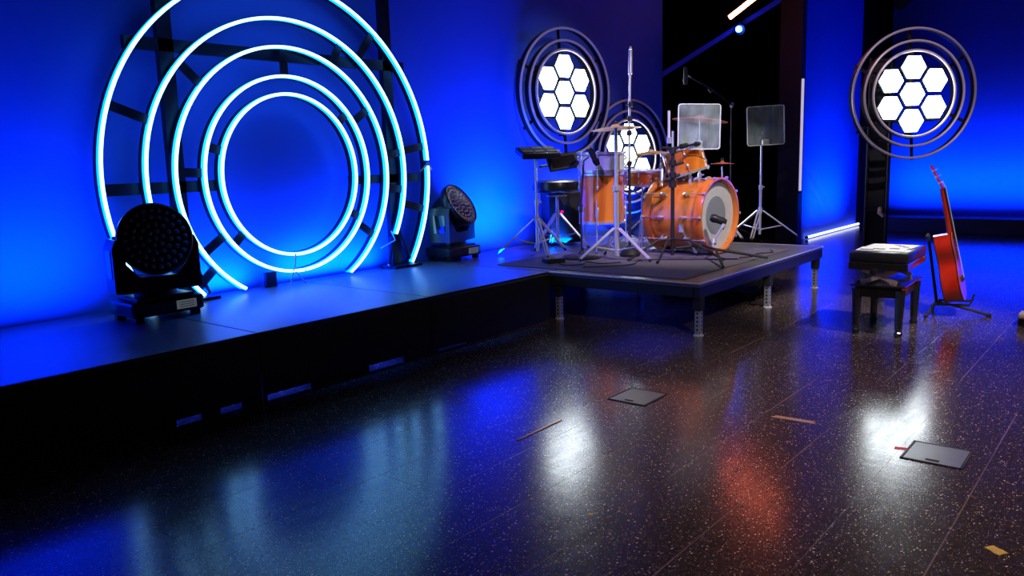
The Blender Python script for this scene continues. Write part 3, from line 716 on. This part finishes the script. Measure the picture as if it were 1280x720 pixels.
# bass drum microphone
t = thing('low_microphone_stand', 'low black stand with a short boom in front of the bass drum head', 'microphone stand', (5.98, 2.78, RZ))
bm = new(); tube(bm, [(-.02, .36, .10), (.14, .20, .115), (.02, .02, .10), (-.32, -.20, .012)], .011, 8); obj('leg', bm, 'black', t, smooth=True)
bm = new(); tube(bm, [(.05, .06, .10), (.35, -.28, .012)], .011, 8); obj('leg', bm, 'black', t, smooth=True)
bm = new(); tube(bm, [(.05, .06, .10), (.10, .08, .16), (.28, .07, .28)], .011, 10); obj('boom_tube', bm, 'chrome', t, smooth=True)
bm = new(); tube(bm, [(.085, .07, .135), (.105, .08, .17)], .022, 10); obj('clamp', bm, 'chrome', t)
bm = new(); tube(bm, [(.24, .07, .25), (.27, .07, .275)], .018, 10); obj('clamp', bm, 'chrome', t)
mic((6.30, 2.85, .685), (-.16, .24, .10), 'black', 'black microphone pointing at the bass drum head', .14, .032)

# percussion pad and its stand
stand('pad_stand', 5.74, 4.42, 1.26, 'chrome tripod stand under the electronic percussion pad, leftmost on the riser', 'stand', hub=.33, spread=.36, angs=(118, 232, 352), r=.014)
bp_ = (5.78, 4.42, 1.278)
t = thing('percussion_pad', 'dark electronic percussion pad on the leftmost chrome stand', 'drum pad', bp_, rad(-35))
R = M.Rotation(rad(14), 3, 'X')
bm = new(); box(bm, (0, 0, .03), (.36, .26, .055), R, bev=.012); obj('case', bm, 'satin', t)
bm = new()
for i in range(3):
    for j in range(2):
        q = R @ V((-.115+.115*i, -.055+.11*j, .0))
        box(bm, (q.x, q.y, q.z+.061), (.105, .095, .008), R, bev=.003)
obj('pad_grid', bm, 'rubber', t)
bm = new(); box(bm, (.16, -.10, .04), (.03, .02, .03), bev=.003); obj('knob', bm, 'chrome', t)
t = thing('control_panel', 'tilted black control panel between the percussion pad and the pale drum', 'drum pad', (6.08, 4.36, 1.165), rad(-38))
R2 = M.Rotation(rad(62), 3, 'X') @ M.Rotation(rad(8), 3, 'Z')
bm = new(); box(bm, (0, 0, .06), (.30, .16, .03), R2, bev=.006); obj('case', bm, 'black', t)
bm = new(); box(bm, (0, -.018, .062), (.24, .11, .004), R2); obj('screen', bm, 'gloss', t)
bm = new(); tube(bm, [(0, .02, .05), (-.12, .05, .03), (-.255, -.135, .02)], .011, 8); obj('support_arm', bm, 'dark', t, smooth=True)
# throne
t = thing('drum_throne', 'black padded drum throne with chrome legs left of the floor tom', 'stool', (6.25, 4.56, RZ))
bm = new(); lathe(bm, [(0, .55), (.205, .55), (.233, .565), (.24, .60), (.225, .645), (.17, .662), (0, .656)], None, 44); obj('seat', bm, 'vinyl', t, smooth=True)
bm = new(); lathe(bm, [(0, .505), (.10, .505), (.11, .52), (0, .549)], None, 24); obj('seat_plate', bm, 'chrome', t)
bm = new(); tube(bm, [(0, 0, .05), (0, 0, .505)], .016, 12); obj('post', bm, 'chrome', t, smooth=True)
tripod(t, .34, .30, 0, (50, 170, 290))
# snare stand
t = thing('snare_stand', 'chrome tripod snare stand under the orange snare drum', 'stand', (6.66, 3.86, RZ))
bm = new(); tube(bm, [(0, 0, .04), (0, 0, .50)], .012, 12); obj('post', bm, 'chrome', t, smooth=True)
tripod(t, .26, .27, 0, (100, 205, 330))
for a in (90, 210, 330):
    d = V((cos(rad(a)), sin(rad(a)), 0))
    bm = new(); tube(bm, [V((0, 0, .49)), d*.12+V((0, 0, .55)), d*.192+V((0, 0, .575)), d*.196+V((0, 0, .62))], .007, 8); obj('basket_arm', bm, 'chrome', t, smooth=True)
# bass drum pedal
t = thing('bass_drum_pedal', 'chrome bass drum pedal behind the bass drum', 'pedal', (6.53, 3.80, RZ))
bm = new(); box(bm, (0, 0, .008), (.12, .30, .012), bev=.003); obj('base_plate', bm, 'alu', t)
bm = new(); box(bm, (0, .02, .06), (.08, .26, .012), M.Rotation(rad(-15), 3, 'X'), bev=.003); obj('footboard', bm, 'alu', t)
bm = new()
for s in (-.06, .06): tube(bm, [(s, -.12, .012), (s, -.12, .20)], .008, 8)
tube(bm, [(-.06, -.12, .19), (.06, -.12, .19)], .006, 8); obj('post', bm, 'chrome', t)
# amplifier / monitor box
t = thing('monitor_box', 'black equipment box with a red indicator light behind the drum throne', 'speaker', (6.72, 4.86, RZ), rad(-35))
bm = new(); box(bm, (0, 0, .27), (.34, .30, .52), bev=.012); obj('cabinet', bm, 'satin', t)
bm = new(); box(bm, (0, -.153, .32), (.28, .006, .30)); obj('grille', bm, 'rubber', t)
bm = new(); box(bm, (-.04, -.158, .33), (.022, .008, .022)); obj('indicator', bm, 'redled', t)
# pedal boards, folded cloth, cables on the riser
t = thing('effects_pedal', 'small black pedal on the rug near the pad stand', 'pedal', (5.36, 3.96, RZ), rad(-30))
bm = new(); box(bm, (0, 0, .02), (.17, .11, .038), bev=.005); obj('case', bm, 'black', t)
bm = new(); tube(bm, [(.02, 0, .039), (.02, 0, .052)], .012, 10); obj('footswitch', bm, 'chrome', t)
def cable(pts, label, r=.0045, m='rubber', z=None):
    z = RZ+.006 if z is None else z
    P = []; pts = [V((x, y, z)) for x, y in pts]; n = len(pts)
    for i in range(n-1):
        p0, p1, p2, p3 = pts[max(i-1, 0)], pts[i], pts[i+1], pts[min(i+2, n-1)]
        for k in range(6):
            s = k/6; P.append(.5*((2*p1)+(-p0+p2)*s+(2*p0-5*p1+4*p2-p3)*s*s+(-p0+3*p1-3*p2+p3)*s**3))
    P.append(pts[-1]); bm = new(); tube(bm, P, r, 6)
    tag(obj('cable', bm, m, smooth=True), label, 'cable')
cable([(5.30, 3.86), (5.24, 3.74), (5.35, 3.66), (5.50, 3.72), (5.46, 3.55), (5.6, 3.45)], 'black cable curling over the rug from the small pedal')
cable([(6.28, 2.72), (6.42, 2.66), (6.6, 2.7), (6.75, 2.62), (6.9, 2.7)], 'black cable on the riser right of the bass drum')
cable([(5.2, 3.55), (5.5, 3.30), (5.8, 3.36), (6.0, 3.02), (6.2, 2.70)], 'black cable running along the rug under the black stand')
# ------------------------------------------------------------------ piano bench
t = thing('piano_bench', 'glossy black adjustable piano bench with brass scissor mechanism', 'bench', (5.91, 1.475, 0), rad(2))
def leg_prof(h): return [(0, 0), (.016, 0), (.021, .012), (.020, .028), (.015, .035), (.018, .05), (.020, h*.5), (.026, h-.05), (.028, h), (0, h)]
for x in (-.245, .245):
    for y in (-.135, .135):
        bm = new(); T = M.Translation((x, y, 0)) @ M.Rotation(pi/4, 4, 'Z')
        rings = [(.020, 0), (.026, .012), (.026, .03), (.020, .036), (.024, .06), (.032, .27), (.036, .318)]
        lathe(bm, [(0, 0)]+rings+[(0, .318)], T, 8); obj('leg', bm, 'gloss', t)
bm = new()
for y in (-.135, .135): box(bm, (0, y, .298), (.50, .022, .075), bev=.004)
for x in (-.245, .245): box(bm, (x, 0, .298), (.022, .27, .075), bev=.004)
obj('apron', bm, 'gloss', t)
bm = new(); box(bm, (0, 0, .343), (.565, .345, .012), bev=.003); obj('frame_rim', bm, 'gloss', t)
bm = new()
for x in (-.225, .225):
    for s in (-1, 1):
        box(bm, (x+s*.006, 0, .403), (.008, .24, .030), M.Rotation(rad(22)*s, 3, 'X'), bev=.001)
tube(bm, [(-.24, 0, .403), (.24, 0, .403)], .008, 8); box(bm, (0, .03, .403), (.24, .10, .02))
obj('scissor_mechanism', bm, 'brass', t)
for s in (-1, 1):
    bm = new(); lathe(bm, [(0, 0), (.024, 0), (.026, .01), (.022, .026), (0, .03)], M.Translation((-.303, .02*s-.0, .442)) @ M.Rotation(rad(-90), 4, 'Y'), 20); 
    if s == 1: obj('adjusting_knob', bm, 'gloss', t)
    else: bm.free()
bm = new(); tube(bm, [(-.302, .02, .442), (0, .02, .430)], .006, 8); obj('adjusting_rod', bm, 'brass', t)
bm = new(); box(bm, (0, 0, .478), (.60, .37, .05), bev=.006); obj('seat_box', bm, 'gloss', t)
bm = new(); box(bm, (0, 0, .537), (.60, .37, .066), bev=.013)
obj('cushion', bm, 'vinyl', t, smooth=True)
t = thing('sheet_music', 'white sheets of music lying open on the piano bench', 'paper', (5.91, 1.475, .5715), rad(2))
for i, (x, y, r, w, h) in enumerate(((-.09, .02, 2, .22, .30), (.13, .0, -3, .22, .30))):
    Rz = M.Rotation(rad(r), 4, 'Z')
    bm = new(); box(bm, (0, 0, 0), (w, h, .0015)); bmesh.ops.transform(bm, matrix=M.Translation((x, y, .0015)) @ Rz, verts=bm.verts); sh = obj('sheet', bm, 'paper', t)
    for (bx, by, bw, bh) in (((-.05, .09, .028, .07), (.0, .02, .03, .06), (.04, -.07, .025, .05)) if i == 0 else ((-.05, -.10, .018, .028), (0., -.06, .018, .028), (.05, -.02, .018, .028))):
        bm = new(); box(bm, (bx, by, 0), (bw*1.6, bh*1.25, .0008))
        bmesh.ops.transform(bm, matrix=M.Translation((x, y, .0028)) @ Rz, verts=bm.verts); obj('black_mark', bm, 'ink', sh)

# ------------------------------------------------------------------ guitar on its stand
gB = V((6.70, 1.115, .125)); gn = V((.11, -.994, 0)).normalized(); al = rad(12.8)
gt = (-gn*sin(al)+V((0, 0, cos(al)))).normalized(); gf = (gn*cos(al)+V((0, 0, sin(al)))).normalized(); gs = gt.cross(gf).normalized()
G = M((gs, gt, gf)).transposed().to_4x4()   # local x across, y up the neck, z out of the soundboard
t = thing('acoustic_guitar', 'red acoustic guitar leaning on a black stand, seen from its side', 'guitar', gB)
def gout(k=1.):
    half = [(0, 0), (.09, .004), (.16, .03), (.198, .09), (.20, .15), (.175, .215), (.135, .265), (.122, .30), (.128, .34), (.145, .385), (.148, .43), (.125, .475), (.085, .502), (.035, .512), (0, .513)]
    P = []
    for i in range(len(half)-1):
        p0, p1, p2, p3 = [V((*half[min(max(j, 0), len(half)-1)], 0)) for j in (i-1, i, i+1, i+2)]
        if i == 0: p0 = V((-.09, .004, 0))
        if i == len(half)-2: p3 = V((-.035, .512, 0))
        for q in range(3):
            s = q/3; P.append(.5*((2*p1)+(-p0+p2)*s+(2*p0-5*p1+4*p2-p3)*s*s+(-p0+3*p1-3*p2+p3)*s**3))
    P.append(V((0, .513, 0)))
    full = P+[V((-p.x, p.y, 0)) for p in P[-2:0:-1]]
    c = V((0, .25, 0))
    return [c+(p-c)*k for p in full]
D = .125
bm = new(); prism(bm, gout(), (0, 0, -D), (0, 0, -.004)); bmesh.ops.transform(bm, matrix=G, verts=bm.verts); body = obj('body', bm, 'redwood', t, smooth=True)
bm = new(); prism(bm, gout(1.0), (0, 0, -.0038), (0, 0, 0)); bmesh.ops.transform(bm, matrix=G, verts=bm.verts); sb = obj('soundboard', bm, 'spruce', t)
bm = new(); prism(bm, gout(1.005), (0, 0, -.012), (0, 0, -.005)); prism(bm, gout(1.005), (0, 0, -D-.001), (0, 0, -D+.006)); bmesh.ops.transform(bm, matrix=G, verts=bm.verts); obj('binding', bm, 'gloss', body)
bm = new(); lathe(bm, [(0, .0004), (.05, .0004), (.05, .0012), (0, .0012)], G @ M.Translation((0, .345, 0)), 36); obj('sound_hole', bm, 'ink', sb)
bm = new(); box(bm, (0, .155, .007), (.15, .03, .012), bev=.003); box(bm, (0, .158, .016), (.08, .004, .006)); bmesh.ops.transform(bm, matrix=G, verts=bm.verts); obj('bridge', bm, 'ink', sb)
bm = new(); tube(bm, [(0, .46, -.018), (0, .55, -.012), (0, .85, -.008)], [.028, .024, .020], 14); bmesh.ops.transform(bm, matrix=G, verts=bm.verts); nk = obj('neck', bm, 'redwood', t, smooth=True)
bm = new(); box(bm, (0, .625, .009), (.052, .45, .007), bev=.002); bmesh.ops.transform(bm, matrix=G, verts=bm.verts); obj('fretboard', bm, 'ink', nk)
HR = M.Translation((0, .85, .0)) @ M.Rotation(rad(-14), 4, 'X')
bm = new(); box(bm, (0, .095, -.006), (.072, .19, .016), bev=.004); bmesh.ops.transform(bm, matrix=G @ HR, verts=bm.verts); hs = obj('headstock', bm, 'redwood', t)
for s in (-1, 1):
    for k in range(3):
        bm = new(); tube(bm, [(s*.03, .045+k*.05, -.008), (s*.055, .045+k*.05, -.008)], .004, 6); tube(bm, [(s*.055, .045+k*.05, -.008), (s*.068, .045+k*.05, -.008)], .009, 8)
        tube(bm, [(s*.022, .045+k*.05, .002), (s*.022, .045+k*.05, .020)], .004, 6); bmesh.ops.transform(bm, matrix=G @ HR, verts=bm.verts); obj('tuning_peg', bm, 'chrome', hs)
bm = new()
for k in range(6): tube(bm, [(-.026+k*.0104, .158, .016), (-.018+k*.0072, .85, .0145), (-.018+k*.0072, .90, -.002)], .0009, 4)
bmesh.ops.transform(bm, matrix=G, verts=bm.verts); obj('strings', bm, 'chrome', t)
# guitar stand
sp = V((6.90, 1.36, 0)); t = thing('guitar_stand', 'black tubular stand holding the red guitar upright', 'guitar stand', (6.78, 1.28, 0))
o_ = V((6.78, 1.28, 0)); back = gB-gn*.19-o_; back.z = 0
bk = back
bm = new(); tube(bm, [bk+V((0, 0, .06)), bk-gn*.085+V((0, 0, .60))], .0115, 10); obj('pole', bm, 'black', t, smooth=True)
for dv in (gs*.24-gn*.05, -gs*.24-gn*.05, gn*.34):
    bm = new(); tube(bm, [bk+V((0, 0, .09)), bk+dv*.5+V((0, 0, .055)), bk+dv+V((0, 0, .012))], .0095, 8); lg = obj('leg', bm, 'black', t, smooth=True)
    bm = new(); tube(bm, [bk+dv*.97+V((0, 0, .0125)), bk+dv*1.06+V((0, 0, .0125))], .0122, 8); obj('rubber_foot', bm, 'rubber', lg)
for s in (-1, 1):
    gz = gB-o_
    bm = new(); tube(bm, [bk+V((0, 0, .085)), bk+gs*s*.10+V((0, 0, .085)), gz+gs*s*.10+gn*.03+V((0, 0, -.032)), gz+gs*s*.10+gn*.05+V((0, 0, .02))], .0085, 8); obj('cradle_arm', bm, 'black', t, smooth=True)
bm = new(); tube(bm, [bk-gn*.085+V((0, 0, .58))+gs*.06, bk-gn*.085+V((0, 0, .60)), bk-gn*.085+V((0, 0, .58))-gs*.06], .013, 8); obj('back_rest', bm, 'rubber', t, smooth=True)

# ------------------------------------------------------------------ small things on the floor
def hatch(x0, y0, x1, y1, label):
    t = thing('floor_hatch', label, 'floor hatch', ((x0+x1)/2, (y0+y1)/2, 0), group='square steel floor hatches')
    w, h = x1-x0, y1-y0
    bm = new()
    for s in (-1, 1): box(bm, (s*w/2, 0, .002), (.008, h+.008, .004)); box(bm, (0, s*h/2, .002), (w+.008, .008, .004))
    obj('frame', bm, 'dark', t)
    bm = new(); box(bm, (0, 0, .0015), (w-.014, h-.014, .003)); obj('lid', bm, 'hatch', t)
    bm = new(); box(bm, (-w/2+.03, 0, .0036), (.02, .05, .0008)); obj('lift_notch', bm, 'ink', t)
hatch(3.40, .545, 3.63, .765, 'square steel floor hatch at the right with a red tape scrap on its corner')
hatch(3.42, 1.975, 3.66, 2.19, 'square steel floor hatch in the middle of the floor, farther from the camera')
def scrap(name, x, y, w, h, r, m, label, cat, z=.0008):
    bm = new(); n = 8
    pts = []
    for sx, sy in ((-1, -1), (-.2, -1.08), (.35, -.9), (1, -1), (1.05, .1), (1, 1), (.3, .88), (-.4, 1.1), (-1, 1), (-.93, .1)):
        pts.append(V((sx*w/2, sy*h/2, 0)))
    prism(bm, pts, (0, 0, .0003), (0, 0, z+.0003))
    o = tag(obj(name, bm, m), label, cat); o.location = (x, y, 0); o.rotation_euler = (0, 0, rad(r)); return o
scrap('tape_scrap', 2.74, .33, .055, .038, 55, 'yellow', 'torn piece of yellow tape on the floor at the lower right', 'tape', .002)
scrap('tape_scrap', 3.63, 1.29, .035, .19, 4, 'tan', 'worn strip of tan tape on the floor between the two hatches', 'tape')
scrap('tape_scrap', 3.51, .785, .03, .06, 15, 'redtape', 'small red tape scrap at the corner of the right hatch', 'tape', .001)
scrap('tape_scrap', 2.22, 1.50, .016, .014, 20, 'yellow', 'tiny yellow tape crumb on the floor near the bottom centre', 'tape', .001)
bm = new(); box(bm, (0, 0, .002), (.34, .009, .004), bev=.001); o = tag(obj('metal_strip', bm, 'copperbar'), 'thin copper-coloured metal strip lying along a floor joint', 'metal strip'); o.location = (2.83, 2.19, 0)
t = thing('floor_fixture', 'small dark cylindrical fixture on the floor at the right edge', 'fixture', (6.50, .70, 0))
bm = new(); lathe(bm, [(0, 0), (.05, 0), (.055, .02), (.05, .05), (0, .055)], None, 20); obj('base', bm, 'black', t, smooth=True)
bm = new(); box(bm, (0, 0, .075), (.14, .09, .04), bev=.012); obj('top_plate', bm, 'pinkish', t)

# ------------------------------------------------------------------ lights
def area(loc, to, col, e, sx, sy=None, spread=180, name='light'):
    l = bpy.data.lights.new(name, 'AREA'); l.color = col; l.energy = e; l.shape = 'RECTANGLE'; l.size = sx; l.size_y = sy or sx; l.spread = rad(spread)
    o = bpy.data.objects.new(name, l); COL.objects.link(o); o.location = loc
    o.rotation_euler = (V(to)-V(loc)).to_track_quat('-Z', 'Y').to_euler(); return o
def spot(loc, to, col, e, ang, blend=.6, r=.05, name='spot'):
    l = bpy.data.lights.new(name, 'SPOT'); l.color = col; l.energy = e; l.spot_size = rad(ang); l.spot_blend = blend; l.shadow_soft_size = r
    o = bpy.data.objects.new(name, l); COL.objects.link(o); o.location = loc
    o.rotation_euler = (V(to)-V(loc)).to_track_quat('-Z', 'Y').to_euler(); return o
BL = (.0, .10, 1.)
# wash on the left backdrop
for x, e, w in ((.6, 8, 1.), (1.75, 14, .6), (5.85, 44, .7), (6.7, 26, .8), (8.0, 8, 1.)):
    area((x, 4.72, .42), (x, 5.2, .92), BL, e, w, .06, 105, 'backdrop_wash')
for x, e, w in ((3.0, 26, .45), (3.85, 34, .7), (4.35, 11, .3)):
    area((x, 5.06, .40), (x, 5.22, .80), BL, e, w, .04, 150, 'backdrop_wash')
# wash on the middle wall and right wall
area((12.4, 3.45, .25), (12.4, 4.1, .85), BL, 42, 1.6, .06, 110, 'middle_wash')
for y in (3.0, 1.2, -.8, -2.8):
    area((15.1, y, .30), (15.9, y, .80), BL, 38, 1.8, .06, 90, 'right_wash')
# blue leaking under the stage deck
for x, e in ((1.92, .6), (2.16, .6), (2.52, 1.6), (3.24, 1.6), (3.85, .5)):
    area((x, 3.86, .25), (x, 3.80, 0), (.02, .06, 1.), e, .16, .05, 120, 'understage')
area((5.6, 3.2, .30), (5.6, 3.2, 0), (.02, .04, 1.), 1.2, .8, .6, 160, 'under_riser')
# white house light on kit, bench and floor; added fill, tint and ring spots follow
spot((4.2, .2, 4.7), (6.6, 3.3, .9), (1., .90, .82), 950, 30, .6, .08, 'kit_key')
spot((4.6, -1.4, 4.7), (6.25, 1.32, .5), (1., .93, .88), 1500, 22, 1., .06, 'bench_key')
spot((4.6, -.2, 4.8), (3.9, .55, 0), (1., .76, .70), 560, 56, 1., .15, 'floor_fill')
spot((1.2, -2.2, 4.6), (5.6, 2.4, .4), (1., .88, .84), 420, 36, 1., .12, 'added_front_fill')  # added fill from the camera side to brighten the riser legs
spot((2.9, 3.5, 4.2), (6.3, 3.5, .9), (.30, .16, 1.), 900, 26, .8, .08, 'violet_side')  # added violet spot for purple sheen on shells and blue glints on chrome
for x_, e_ in ((3.1, 1500), (4.2, 2300)): spot((x_, 4.55, 4.85), (x_, 4.45, .38), (0., .13, 1.), e_, 24, 1., .10, 'stage_blue')  # added blue downlights that deepen the blue of the decks
spot((5.2, -1., 4.8), (9.1, 2.1, 1.8), (1., .86, .95), 420, 15, .6, .06, 'ring_key_right')  # added spot to lighten the metal rings of the right hexagon light
spot((4.4, .8, 4.8), (7.2, 5., 1.85), (1., .86, .95), 180, 20, .6, .06, 'ring_key_left')  # added spot doing the same for the rings on the backdrop
w = bpy.data.worlds.new('dark'); SC.world = w; w.use_nodes = True
w.node_tree.nodes['Background'].inputs[0].default_value = (.02, .02, .05, 1); w.node_tree.nodes['Background'].inputs[1].default_value = .05
vs = SC.view_settings; vs.view_transform = 'Standard'; vs.look = 'None'; vs.exposure = 0; vs.gamma = 1; vs.use_curve_mapping = False
